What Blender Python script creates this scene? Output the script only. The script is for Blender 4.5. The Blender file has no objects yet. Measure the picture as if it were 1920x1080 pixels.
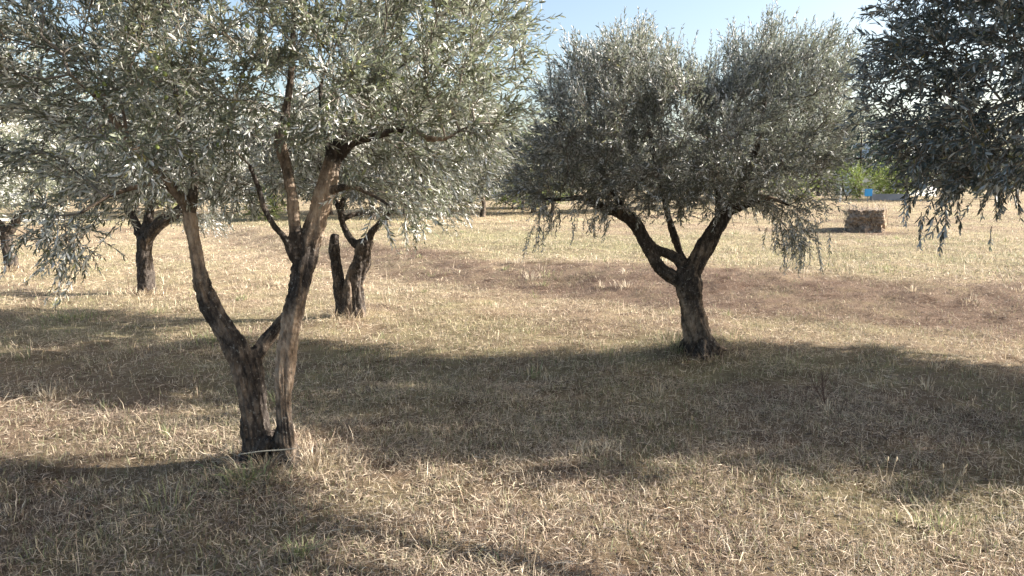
import bpy, math, random
import numpy as np
from mathutils import Vector

random.seed(7)
RNG = np.random.default_rng(7)
scene = bpy.context.scene
col = scene.collection

# ---------------------------------------------------------------- camera
CAM_H = 1.6
F_PX = 1387.0
PITCH = math.atan((540 - 350) / F_PX)
cam_data = bpy.data.cameras.new('camera')
cam_data.sensor_width = 36.0
cam_data.lens = 36.0 * F_PX / 1920.0
cam_data.clip_start = 0.05
cam_data.clip_end = 3000
cam = bpy.data.objects.new('camera', cam_data)
cam.location = (0, 0, CAM_H)
cam.rotation_euler = (math.pi / 2 - PITCH, 0, 0)
col.objects.link(cam)
scene.camera = cam

# ---------------------------------------------------------------- sky and sun
SUN_EL = math.radians(24)
SUN_AZ = math.radians(4)          # direction to the sun, from +X turning to +Y
world = bpy.data.worlds.new('World')
scene.world = world
world.use_nodes = True
wn = world.node_tree
sky = wn.nodes.new('ShaderNodeTexSky')
sky.sky_type = 'NISHITA'
sky.sun_disc = False
sky.sun_elevation = SUN_EL
sky.sun_rotation = math.pi / 2 - SUN_AZ
sky.air_density = 1.0
sky.dust_density = 2.5
sky.ozone_density = 0.6
wn.links.new(sky.outputs[0], wn.nodes['Background'].inputs[0])
wn.nodes['Background'].inputs[1].default_value = 0.08

sun_d = bpy.data.lights.new('sun', 'SUN')
sun_d.energy = 5.0
sun_d.angle = math.radians(0.6)
sun_d.color = (1.0, 0.93, 0.85)
sun = bpy.data.objects.new('sun', sun_d)
to_sun = Vector((math.cos(SUN_EL) * math.cos(SUN_AZ), math.cos(SUN_EL) * math.sin(SUN_AZ), math.sin(SUN_EL)))
sun.rotation_euler = to_sun.to_track_quat('Z', 'Y').to_euler()
sun.location = (20, 0, 20)
col.objects.link(sun)

scene.view_settings.view_transform = 'Standard'
scene.view_settings.look = 'None'
scene.view_settings.exposure = 1.8
scene.view_settings.gamma = 1.0

# ---------------------------------------------------------------- helpers
def tag(o, label=None, cat=None, group=None, kind=None):
    if label: o['label'] = label
    if cat: o['category'] = cat
    if group: o['group'] = group
    if kind: o['kind'] = kind
    return o

def empty(name, loc):
    o = bpy.data.objects.new(name, None)
    o.location = loc
    o.empty_display_size = 0.2
    col.objects.link(o)
    return o

def hsh(ix, iy, iz, seed):
    h = (ix.astype(np.int64) * 374761393 + iy.astype(np.int64) * 668265263 + iz.astype(np.int64) * 2147483647 + seed * 974711) & 0xFFFFFFFF
    h = ((h ^ (h >> 13)) * 1274126177) & 0xFFFFFFFF
    h = (h ^ (h >> 16)) & 0xFFFFFFFF
    return h / 2147483648.0 - 1.0

def vnoise(p, seed=0):
    p = np.asarray(p, float)
    i = np.floor(p).astype(np.int64)
    f = p - i
    f = f * f * (3 - 2 * f)
    r = 0
    for dx in (0, 1):
        wx = f[:, 0] if dx else 1 - f[:, 0]
        for dy in (0, 1):
            wy = f[:, 1] if dy else 1 - f[:, 1]
            for dz in (0, 1):
                wz = f[:, 2] if dz else 1 - f[:, 2]
                r = r + wx * wy * wz * hsh(i[:, 0] + dx, i[:, 1] + dy, i[:, 2] + dz, seed)
    return r

def fbm(p, seed=0, octs=3):
    a, s, r = 1.0, 0, 0
    p = np.asarray(p, float)
    for k in range(octs):
        r = r + a * vnoise(p * (2.03 ** k), seed + k * 17)
        s += a
        a *= 0.5
    return r / s

def sstep(a, b, x):
    t = np.clip((x - a) / (b - a), 0, 1)
    return t * t * (3 - 2 * t)

def terrace(x, y):
    """distance beyond the curved foot of the low bank across the field"""
    xc = np.clip(x, -9, 9.8)
    return y - (12.5 - 0.85 * xc + 0.043 * xc * xc)

def H(x, y):
    """ground height"""
    x = np.asarray(x, float); y = np.asarray(y, float)
    m = terrace(x, y)
    z = 0.26 * sstep(-1.8, 1.8, m)
    z = z + 0.55 * sstep(22, 44, y) * sstep(2, 16, x)
    for cx_, cy_, a_ in ((-1.43, 4.36, .05), (1.84, 7.22, .07), (-2.05, 9.2, .07)):      # soil heaped round the trunks
        z = z + a_ * np.exp(-((x - cx_) ** 2 + (y - cy_) ** 2) / .16)
    q = np.stack([x.ravel(), y.ravel(), np.zeros(x.size)], 1)
    z = z + (0.05 * vnoise(q * 0.35, 3) + 0.025 * vnoise(q * 1.3, 5) + 0.012 * vnoise(q * 4.0, 8)).reshape(x.shape)
    z = z + (np.abs(vnoise(q * 3.1, 9)) * .035 + np.abs(vnoise(q * 7.0, 10)) * .03).reshape(x.shape) * np.exp(-(m / 1.5) ** 4) * sstep(-5, -1, x)
    return z

def h1(x, y):
    return float(H(np.array([x]), np.array([y]))[0])

def at(px, py, Y):
    u = (px - 960) / F_PX
    v = (540 - py) / F_PX
    dy = math.cos(PITCH) + v * math.sin(PITCH)
    dz = -math.sin(PITCH) + v * math.cos(PITCH)
    t = Y / dy
    return np.array([u * t, Y, CAM_H + dz * t])

def add_mesh(name, verts, quads=None, tris=None, mat=None, parent=None, smooth=False, attrs=None, origin=None, cols=None):
    me = bpy.data.meshes.new(name)
    verts = np.asarray(verts, np.float32)
    if origin is not None:
        verts = verts - np.asarray(origin, np.float32)
    me.vertices.add(len(verts))
    me.vertices.foreach_set('co', verts.ravel())
    loops = []; starts = []; n = 0
    if quads is not None and len(quads):
        q = np.asarray(quads, np.int32)
        loops.append(q.ravel()); starts.append(np.arange(len(q)) * 4 + n); n += q.size
    if tris is not None and len(tris):
        t = np.asarray(tris, np.int32)
        loops.append(t.ravel()); starts.append(np.arange(len(t)) * 3 + n); n += t.size
    lp = np.concatenate(loops); st = np.concatenate(starts).astype(np.int32)
    me.loops.add(len(lp)); me.loops.foreach_set('vertex_index', lp)
    me.polygons.add(len(st)); me.polygons.foreach_set('loop_start', st)
    if smooth:
        me.polygons.foreach_set('use_smooth', np.ones(len(st), bool))
    me.update(calc_edges=True)
    if attrs:
        for k, a in attrs.items():
            at_ = me.attributes.new(k, 'FLOAT', 'POINT')
            at_.data.foreach_set('value', np.asarray(a, np.float32))
    if cols is not None:
        ca = me.color_attributes.new('tint', 'FLOAT_COLOR', 'POINT')
        c4 = np.ones((len(verts), 4), np.float32); c4[:, :3] = cols
        ca.data.foreach_set('color', c4.ravel())
    if mat: me.materials.append(mat)
    o = bpy.data.objects.new(name, me)
    col.objects.link(o)
    if parent is not None: o.parent = parent
    elif origin is not None: o.location = tuple(float(c) for c in origin)
    return o

# ---------------------------------------------------------------- materials
def new_mat(name):
    m = bpy.data.materials.new(name)
    m.use_nodes = True
    nt = m.node_tree
    return m, nt, nt.nodes, nt.links, nt.nodes['Principled BSDF']

def ramp(nodes, stops):
    r = nodes.new('ShaderNodeValToRGB')
    el = r.color_ramp.elements
    while len(el) < len(stops): el.new(0.5)
    for e, (p, c) in zip(el, stops):
        e.position = p; e.color = (*c, 1)
    return r

def leaf_material(name, top, under, trans=0.3):
    m, nt, N, L, B = new_mat(name)
    geo = N.new('ShaderNodeNewGeometry')
    at_ = N.new('ShaderNodeAttribute'); at_.attribute_name = 'rnd'
    r1 = ramp(N, [(0.0, tuple(c * 0.6 for c in top)), (0.5, top), (0.93, tuple(c * 1.5 for c in top)), (1.0, (0.26, 0.24, 0.07))])
    r2 = ramp(N, [(0.0, tuple(c * 0.75 for c in under)), (0.6, under), (1.0, tuple(min(.7, c * 1.35) for c in under))])
    L.new(at_.outputs['Fac'], r1.inputs[0]); L.new(at_.outputs['Fac'], r2.inputs[0])
    mx = N.new('ShaderNodeMix'); mx.data_type = 'RGBA'
    L.new(geo.outputs['Backfacing'], mx.inputs[0]); L.new(r1.outputs[0], mx.inputs[6]); L.new(r2.outputs[0], mx.inputs[7])
    L.new(mx.outputs[2], B.inputs['Base Color'])
    B.inputs['Roughness'].default_value = 0.46
    B.inputs['Specular IOR Level'].default_value = 0.5
    tr = N.new('ShaderNodeBsdfTranslucent')
    tr.inputs[0].default_value = (top[0] * 2.2, top[1] * 2.4, top[2] * 1.8, 1)
    ms = N.new('ShaderNodeMixShader'); ms.inputs[0].default_value = trans
    L.new(B.outputs[0], ms.inputs[1]); L.new(tr.outputs[0], ms.inputs[2])
    L.new(ms.outputs[0], N['Material Output'].inputs[0])
    return m

M_LEAF = leaf_material('olive_leaf', (0.125, 0.130, 0.115), (0.68, 0.68, 0.66), 0.20)
M_LEAF_GREEN = leaf_material('olive_leaf_green', (0.135, 0.145, 0.105), (0.66, 0.66, 0.60), 0.22)
M_LEAF_SHADE = leaf_material('olive_leaf_shaded', (0.060, 0.075, 0.072), (0.36, 0.39, 0.39), 0.15)  # same olive leaf darkened: the right crown's self-shade put into its colour
M_LEAF_FAR = leaf_material('far_olive_leaf', (0.060, 0.070, 0.045), (0.20, 0.21, 0.17), 0.18)  # olive leaf darkened to put the far crowns' shaded side into the colour
M_LEAF_BUSH = leaf_material('bush_leaf', (0.12, 0.15, 0.04), (0.22, 0.26, 0.10))
M_LEAF_PINE = leaf_material('conifer_leaf', (0.035, 0.06, 0.035), (0.05, 0.08, 0.05), 0.12)

def bark_material():
    m, nt, N, L, B = new_mat('bark')
    tc = N.new('ShaderNodeTexCoord')
    mp = N.new('ShaderNodeMapping'); mp.inputs['Scale'].default_value = (1, 1, 0.38)
    L.new(tc.outputs['Object'], mp.inputs[0])
    n1 = N.new('ShaderNodeTexNoise'); n1.inputs['Scale'].default_value = 42; n1.inputs['Detail'].default_value = 9; n1.inputs['Roughness'].default_value = .72
    L.new(mp.outputs[0], n1.inputs[0])
    n2 = N.new('ShaderNodeTexNoise'); n2.inputs['Scale'].default_value = 7; n2.inputs['Detail'].default_value = 5
    L.new(tc.outputs['Object'], n2.inputs[0])
    n3 = N.new('ShaderNodeTexNoise'); n3.inputs['Scale'].default_value = 60; n3.inputs['Detail'].default_value = 3
    L.new(tc.outputs['Object'], n3.inputs[0])
    dark = ramp(N, [(0.28, (0.012, 0.010, 0.009)), (0.5, (0.050, 0.041, 0.035)), (0.75, (0.145, 0.125, 0.108))])
    tan = ramp(N, [(0.25, (0.10, 0.065, 0.045)), (0.5, (0.40, 0.30, 0.215)), (0.75, (0.62, 0.52, 0.40))])
    L.new(n1.outputs[0], dark.inputs[0]); L.new(n1.outputs[0], tan.inputs[0])
    ta = N.new('ShaderNodeAttribute'); ta.attribute_name = 'tone'
    add = N.new('ShaderNodeMath'); add.operation = 'MULTIPLY_ADD'
    L.new(n2.outputs[0], add.inputs[0]); add.inputs[1].default_value = 1.6; add.inputs[2].default_value = -0.8
    ad2 = N.new('ShaderNodeMath'); ad2.operation = 'ADD'; ad2.use_clamp = True
    L.new(add.outputs[0], ad2.inputs[0]); L.new(ta.outputs['Fac'], ad2.inputs[1])
    mx = N.new('ShaderNodeMix'); mx.data_type = 'RGBA'
    L.new(ad2.outputs[0], mx.inputs[0]); L.new(dark.outputs[0], mx.inputs[6]); L.new(tan.outputs[0], mx.inputs[7])
    li = ramp(N, [(0.63, (0, 0, 0)), (0.70, (1, 1, 1))])      # lichen flecks
    L.new(n3.outputs[0], li.inputs[0])
    sc = N.new('ShaderNodeMath'); sc.operation = 'MULTIPLY'; sc.inputs[1].default_value = 0.55
    L.new(li.outputs[0], sc.inputs[0])
    mx2 = N.new('ShaderNodeMix'); mx2.data_type = 'RGBA'
    L.new(sc.outputs[0], mx2.inputs[0]); L.new(mx.outputs[2], mx2.inputs[6]); mx2.inputs[7].default_value = (0.36, 0.35, 0.31, 1)
    L.new(mx2.outputs[2], B.inputs['Base Color'])
    B.inputs['Roughness'].default_value = 0.9
    B.inputs['Specular IOR Level'].default_value = 0.2
    bp = N.new('ShaderNodeBump'); bp.inputs['Strength'].default_value = 0.9; bp.inputs['Distance'].default_value = 0.012
    L.new(n1.outputs[0], bp.inputs['Height']); L.new(bp.outputs[0], B.inputs['Normal'])
    return m
M_BARK = bark_material()

def twig_material():
    m, nt, N, L, B = new_mat('twig_bark')
    tc = N.new('ShaderNodeTexCoord')
    n = N.new('ShaderNodeTexNoise'); n.inputs['Scale'].default_value = 9; n.inputs['Detail'].default_value = 4
    L.new(tc.outputs['Object'], n.inputs[0])
    r = ramp(N, [(0.3, (0.09, 0.075, 0.06)), (0.7, (0.27, 0.235, 0.19))])
    L.new(n.outputs[0], r.inputs[0]); L.new(r.outputs[0], B.inputs['Base Color'])
    B.inputs['Roughness'].default_value = 0.8
    return m
M_TWIG = twig_material()

def blade_material():
    m, nt, N, L, B = new_mat('dry_grass')
    a = N.new('ShaderNodeAttribute'); a.attribute_name = 'tint'
    L.new(a.outputs['Color'], B.inputs['Base Color'])
    B.inputs['Roughness'].default_value = 0.6
    B.inputs['Specular IOR Level'].default_value = 0.35
    tr = N.new('ShaderNodeBsdfTranslucent'); L.new(a.outputs['Color'], tr.inputs[0])
    ms = N.new('ShaderNodeMixShader'); ms.inputs[0].default_value = 0.3
    L.new(B.outputs[0], ms.inputs[1]); L.new(tr.outputs[0], ms.inputs[2])
    L.new(ms.outputs[0], N['Material Output'].inputs[0])
    return m
M_BLADE = blade_material()

def ground_material():
    m, nt, N, L, B = new_mat('soil_and_thatch')
    tc = N.new('ShaderNodeTexCoord')
    a = N.new('ShaderNodeAttribute'); a.attribute_name = 'tint'
    n1 = N.new('ShaderNodeTexNoise'); n1.inputs['Scale'].default_value = 60; n1.inputs['Detail'].default_value = 9; n1.inputs['Roughness'].default_value = .78
    L.new(tc.outputs['Object'], n1.inputs[0])
    n2 = N.new('ShaderNodeTexNoise'); n2.inputs['Scale'].default_value = 2.2; n2.inputs['Detail'].default_value = 9; n2.inputs['Roughness'].default_value = .75
    L.new(tc.outputs['Object'], n2.inputs[0])
    r = ramp(N, [(0.28, (0.30, 0.25, 0.22)), (0.5, (0.9, 0.88, 0.85)), (0.72, (1.5, 1.5, 1.45))])
    L.new(n1.outputs[0], r.inputs[0])
    r2 = ramp(N, [(0.36, (0.50, 0.44, 0.40)), (0.5, (0.95, 0.93, 0.92)), (0.64, (1.12, 1.15, 1.02))])
    L.new(n2.outputs[0], r2.inputs[0])
    m1 = N.new('ShaderNodeMix'); m1.data_type = 'RGBA'; m1.blend_type = 'MULTIPLY'; m1.inputs[0].default_value = 1
    L.new(a.outputs['Color'], m1.inputs[6]); L.new(r.outputs[0], m1.inputs[7])
    m2 = N.new('ShaderNodeMix'); m2.data_type = 'RGBA'; m2.blend_type = 'MULTIPLY'; m2.inputs[0].default_value = 1
    L.new(m1.outputs[2], m2.inputs[6]); L.new(r2.outputs[0], m2.inputs[7])
    L.new(m2.outputs[2], B.inputs['Base Color'])
    B.inputs['Roughness'].default_value = 0.95
    B.inputs['Specular IOR Level'].default_value = 0.1
    bp = N.new('ShaderNodeBump'); bp.inputs['Strength'].default_value = 0.8; bp.inputs['Distance'].default_value = 0.03
    L.new(n1.outputs[0], bp.inputs['Height']); L.new(bp.outputs[0], B.inputs['Normal'])
    return m
M_GROUND = ground_material()

def plain(name, c1, c2=None, scale=12, rough=0.85, bump=0.3):
    m, nt, N, L, B = new_mat(name)
    c2 = c2 or tuple(v * 0.7 for v in c1)
    tc = N.new('ShaderNodeTexCoord')
    n = N.new('ShaderNodeTexNoise'); n.inputs['Scale'].default_value = scale; n.inputs['Detail'].default_value = 6
    L.new(tc.outputs['Object'], n.inputs[0])
    r = ramp(N, [(0.35, c2), (0.65, c1)])
    L.new(n.outputs[0], r.inputs[0]); L.new(r.outputs[0], B.inputs['Base Color'])
    B.inputs['Roughness'].default_value = rough
    bp = N.new('ShaderNodeBump'); bp.inputs['Strength'].default_value = bump; bp.inputs['Distance'].default_value = 0.01
    L.new(n.outputs[0], bp.inputs['Height']); L.new(bp.outputs[0], B.inputs['Normal'])
    return m

# ---------------------------------------------------------------- ground
ROW = np.array([-0.92, 0.39])
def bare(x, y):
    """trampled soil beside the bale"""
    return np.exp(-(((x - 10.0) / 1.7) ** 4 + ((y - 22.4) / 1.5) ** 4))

def cover(x, y):
    """green, brown, straw fractions of the ground cover"""
    n = x * 0.39 + y * 0.92
    a = x * 0.92 - y * 0.39
    q = np.stack([a * 0.16, n * 0.55, np.zeros(len(x))], 1)
    q2 = np.stack([x * 1.1, y * 1.1, np.zeros(len(x))], 1)
    q3 = np.stack([x * 3.7, y * 3.7, np.zeros(len(x))], 1)
    g = 0.23 + 0.42 * fbm(q, 21, 3) + 0.30 * vnoise(q2, 31) + 0.22 * vnoise(q3, 33)
    m = terrace(x, y)
    bm_ = sstep(-1.8, -1.0, m + .5 * vnoise(q2 * .7, 55)) * (1 - sstep(1.0, 1.9, m + .5 * vnoise(q2 * .7, 56)))
    g = g + 0.45 * sstep(1.8, 3.4, m) * (1 - sstep(7, 16, m))
    g = g - 0.30 * bm_
    g = g - 0.25 * np.exp(-((m + 2.6) / 0.8) ** 2)
    b = 0.22 + 0.45 * fbm(q + 9.3, 41, 3) + 0.35 * vnoise(q2 + 4.1, 43) + 0.22 * vnoise(q3 + 5, 47)
    band = bm_ * sstep(-6, -1.5, x)
    b = b + 0.80 * band
    b = b - 0.35 * np.exp(-((m + 2.8) / 0.9) ** 2)
    b = b + 0.15 * (1 - sstep(3.0, 4.6, n))
    b = b + .8 * bare(x, y)  # brown paints in the shade left of the bale
    return np.clip(g, 0, 1), np.clip(b, 0, 1)

STRAW = np.array([0.50, 0.41, 0.285]); PALE = np.array([0.74, 0.65, 0.50])
BROWN = np.array([0.175, 0.128, 0.098]); GREEN = np.array([0.195, 0.215, 0.105]); SOIL = np.array([0.13, 0.088, 0.062])

def build_ground():
    u = np.linspace(-1, 1, 560)
    xs = np.sinh(u * 5.2) / math.sinh(5.2) * 600
    v = np.linspace(0, 1, 640)
    ys = -12 + (np.sinh(v * 5.0) / math.sinh(5.0)) * 900
    # refine: put the fine rows in front of the camera
    ys = np.concatenate([np.linspace(-60, 1.8, 40, endpoint=False), 1.8 + np.sinh(v * 6.2) / math.sinh(6.2) * 900])
    X, Y = np.meshgrid(xs, ys)
    Z = H(X, Y)
    far = sstep(60, 140, np.hypot(X, Y))
    Z = Z * (1 - far) + 0.35 * far
    V = np.stack([X.ravel(), Y.ravel(), Z.ravel()], 1)
    ny, nx = X.shape
    i = np.arange(ny - 1)[:, None] * nx + np.arange(nx - 1)[None, :]
    i = i.ravel()
    Q = np.stack([i, i + 1, i + nx + 1, i + nx], 1)
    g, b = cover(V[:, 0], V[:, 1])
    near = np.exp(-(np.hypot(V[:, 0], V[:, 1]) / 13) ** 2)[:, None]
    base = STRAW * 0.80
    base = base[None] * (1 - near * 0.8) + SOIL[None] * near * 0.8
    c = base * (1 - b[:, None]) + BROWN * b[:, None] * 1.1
    c = c * (1 - 0.45 * g[:, None]) + GREEN * 1.3 * 0.45 * g[:, None]
    o = add_mesh('ground', V, Q, mat=M_GROUND, smooth=True, cols=c)
    tag(o, 'dry autumn field of straw, brown thatch and sparse green grass', 'ground', kind='structure')
build_ground()

# ---------------------------------------------------------------- blades
def blades(name, pos, length, width, tilt, azim, bend, cols, label):
    """one strip of two segments per blade; tilt = angle from vertical"""
    n = len(pos)
    ca, sa = np.cos(azim), np.sin(azim)
    side = np.stack([-sa, ca, np.zeros(n)], 1)
    t2 = np.minimum(tilt + bend, 1.75)
    d1 = np.stack([np.sin(tilt) * ca, np.sin(tilt) * sa, np.cos(tilt)], 1)
    d2 = np.stack([np.sin(t2) * ca, np.sin(t2) * sa, np.cos(t2)], 1)
    w = width[:, None] * 0.5; l = length[:, None]
    p0 = pos; p1 = p0 + d1 * l * 0.5; p2 = p1 + d2 * l * 0.5
    roll = RNG.uniform(-0.8, 0.8, n)[:, None]
    sd = side * np.cos(roll) + np.cross(d1, side) * np.sin(roll)
    V = np.stack([p0 - sd * w * .8, p0 + sd * w * .8, p1 - sd * w, p1 + sd * w, p2], 1).reshape(-1, 3)
    b = np.arange(n) * 5
    Q = np.stack([b, b + 1, b + 3, b + 2], 1); T = np.stack([b + 2, b + 3, b + 4], 1)
    C = np.repeat(cols, 5, 0)
    o = add_mesh(name, V, Q, T, M_BLADE, cols=C)
    tag(o, label, 'grass', kind='stuff')
    return o

def scatter(n, d0, d1, half=0.98, p=1.0):
    """points in the wedge before the camera, denser near"""
    d = (RNG.random(n) * (d1 ** (2 * p) - d0 ** (2 * p)) + d0 ** (2 * p)) ** (0.5 / p)
    th = RNG.uniform(-half, half, n)
    return d * np.sin(th), d * np.cos(th)

def bm_keep(x, y):
    return np.exp(-(terrace(x, y) / 1.4) ** 4) * sstep(-5, -1, x)

def make_cover():
    LIT, UP, GR = [], [], []
    bands = [(1.6, 6.0, 340000, 1.0, 0.8), (6.0, 12, 225000, 1.35, 0.6), (12, 26, 150000, 2.5, 0.5), (26, 75, 80000, 5.0, 0.4)]
    for d0, d1, n, s, p in bands:
        x, y = scatter(n, d0, d1, 0.85 if d0 > 20 else 1.12, p)
        if d0 < 12:
            pn = 0.6 * vnoise(np.stack([x * 1.7, y * 1.7, 0 * x], 1), 91) + 0.7 * vnoise(np.stack([x * 6.5, y * 6.5, 0 * x], 1), 92)
            kp = RNG.random(n) < np.maximum(0.30, 0.74 + 0.70 * pn)
            x, y = x[kp], y[kp]; n = len(x)
        kp = RNG.random(n) > .93 * bare(x, y)  # cleared so the bale's shadow shows
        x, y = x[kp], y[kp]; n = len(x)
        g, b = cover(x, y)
        z = H(x, y)
        r = RNG.random(n)
        q = np.stack([x * 6, y * 6, 0 * x], 1)
        clump = vnoise(q, 77)
        pull = RNG.random(n) > .15 * bm_keep(x, y)
        x, y, z, g, b, r = x[pull], y[pull], z[pull], g[pull], b[pull], r[pull]; n = len(x)
        clump = clump[pull]
        kind = np.where(r < 0.42 * (0.25 + g) + 0.1 * clump - 0.02, 2, np.where(RNG.random(n) < 0.36, 1, 0))
        if d0 > 20:
            kind = np.where(kind == 0, 1, kind)
        pos = np.stack([x, y, z], 1)
        jit = RNG.uniform(0.45, 1.4, n)[:, None]
        mixp = RNG.random(n)[:, None]
        pink = (RNG.random(n) < .35)[:, None] * np.array([[.02, -.02, -.01]])
        straw = (STRAW * (1 - mixp) + PALE * mixp + pink) * jit
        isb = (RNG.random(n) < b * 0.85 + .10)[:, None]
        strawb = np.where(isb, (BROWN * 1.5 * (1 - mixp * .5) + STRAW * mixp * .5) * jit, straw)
        gy = RNG.random(n)[:, None] ** 1.5
        green = (GREEN * (1 - gy) + STRAW * gy) * jit * 1.1
        # fallen olive leaves
        fl = RNG.choice(n, int(n * (.05 if d0 < 12 else .01)), replace=False)
        m = len(fl)
        LIT.append((pos[fl] + [0, 0, .012], RNG.uniform(.03, .055, m), RNG.uniform(.007, .012, m), RNG.normal(1.5, .2, m), RNG.uniform(0, 6.283, m), RNG.normal(0, .3, m),
                    np.array([[.17, .13, .10]]) * RNG.uniform(.4, 1.6, (m, 1))))
        # lying straws
        k = kind == 0
        m = k.sum()
        LIT.append((pos[k] + np.stack([np.zeros(m), np.zeros(m), RNG.uniform(0.002, 0.03, m) * min(s, 2)], 1),
                    np.where(RNG.random(m) < .03, RNG.uniform(.1, .18, m), RNG.uniform(0.02, 0.08, m)) * (s ** .6), RNG.uniform(0.0012, 0.0031, m) * s,
                    RNG.normal(1.42, 0.2, m), RNG.uniform(0, 6.283, m), RNG.normal(0, 0.4, m), strawb[k]))
        k = kind == 1
        m = k.sum()
        tall = RNG.random(m) < 0.035
        UP.append((pos[k] - [0, 0, .005], np.where(tall, RNG.uniform(0.07, 0.17, m), RNG.uniform(0.015, 0.06, m)) * (s ** .35), RNG.uniform(0.0018, 0.0036, m) * s,
                   np.abs(RNG.normal(0.25, 0.45, m)), RNG.uniform(0, 6.283, m), RNG.uniform(0.0, 0.8, m), strawb[k]))
        k = kind == 2
        m = k.sum()
        GR.append((pos[k] - [0, 0, .005], RNG.uniform(0.025, 0.085, m) * (s ** .35), RNG.uniform(0.002, 0.0045, m) * s,
                   np.abs(RNG.normal(0.25, 0.4, m)), RNG.uniform(0, 6.283, m), RNG.uniform(0.2, 1.2, m), green[k]))
    for nm, lst, lab in (('straw_litter', LIT, 'loose cut straws lying flat over the whole field'),
                         ('dry_stubble', UP, 'short upright tan stubble covering the field'),
                         ('green_grass', GR, 'sparse short green grass growing among the straw')):
        blades(nm, *[np.concatenate([t[i] for t in lst]) for i in range(7)], lab)
make_cover()

# ---------------------------------------------------------------- trees
def smooth_line(pts, step):
    """Catmull-Rom through rows (x,y,z,r,tone)"""
    P = np.asarray(pts, float)
    P = np.vstack([2 * P[0] - P[1], P, 2 * P[-1] - P[-2]])
    out = []
    for i in range(1, len(P) - 2):
        L = np.linalg.norm(P[i + 1][:3] - P[i][:3])
        k = max(1, int(round(L / step)))
        for j in range(k):
            t = j / k
            a, b, c, d = P[i - 1], P[i], P[i + 1], P[i + 2]
            out.append(0.5 * ((2 * b) + (-a + c) * t + (2 * a - 5 * b + 4 * c - d) * t * t + (-a + 3 * b - 3 * c + d) * t ** 3))
    out.append(P[-2])
    out = np.array(out)
    out[:, 3] = np.maximum(out[:, 3], 0.002)
    return out

def tube(S, sides, V, Q, cap=True):
    """S rows (x,y,z,r..) -> ring mesh appended to the lists"""
    C = S[:, :3]; T = np.gradient(C, axis=0); T /= np.linalg.norm(T, axis=1)[:, None] + 1e-9
    ref = np.array([0.12, 1.0, 0.07]); e1 = np.cross(T, ref); e1 /= np.linalg.norm(e1, axis=1)[:, None] + 1e-9
    e2 = np.cross(T, e1)
    th = np.arange(sides) / sides * 2 * math.pi
    ring = C[:, None] + S[:, 3][:, None, None] * (np.cos(th)[None, :, None] * e1[:, None] + np.sin(th)[None, :, None] * e2[:, None])
    base = sum(len(v) for v in V)
    n = len(S)
    V.append(ring.reshape(-1, 3))
    i = (np.arange(n - 1)[:, None] * sides + np.arange(sides)[None]).ravel()
    j = (np.arange(n - 1)[:, None] * sides + (np.arange(sides)[None] + 1) % sides).ravel()
    Q.append(np.stack([i, j, j + sides, i + sides], 1) + base)
    if cap:
        V.append(np.vstack([C[0] - T[0] * S[0, 3] * .3, C[-1] + T[-1] * S[-1, 3] * .25]))
        a, z = base + n * sides, base + n * sides + 1
        k = np.arange(sides); k2 = (k + 1) % sides
        Q.append(np.stack([k2 + base, k + base, np.full(sides, a), np.full(sides, a)], 1))
        Q.append(np.stack([k + base + (n - 1) * sides, k2 + base + (n - 1) * sides, np.full(sides, z), np.full(sides, z)], 1))

def qt(Q):
    Q = np.concatenate(Q)
    m = Q[:, 2] == Q[:, 3]
    return Q[~m], Q[m][:, :3]

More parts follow.
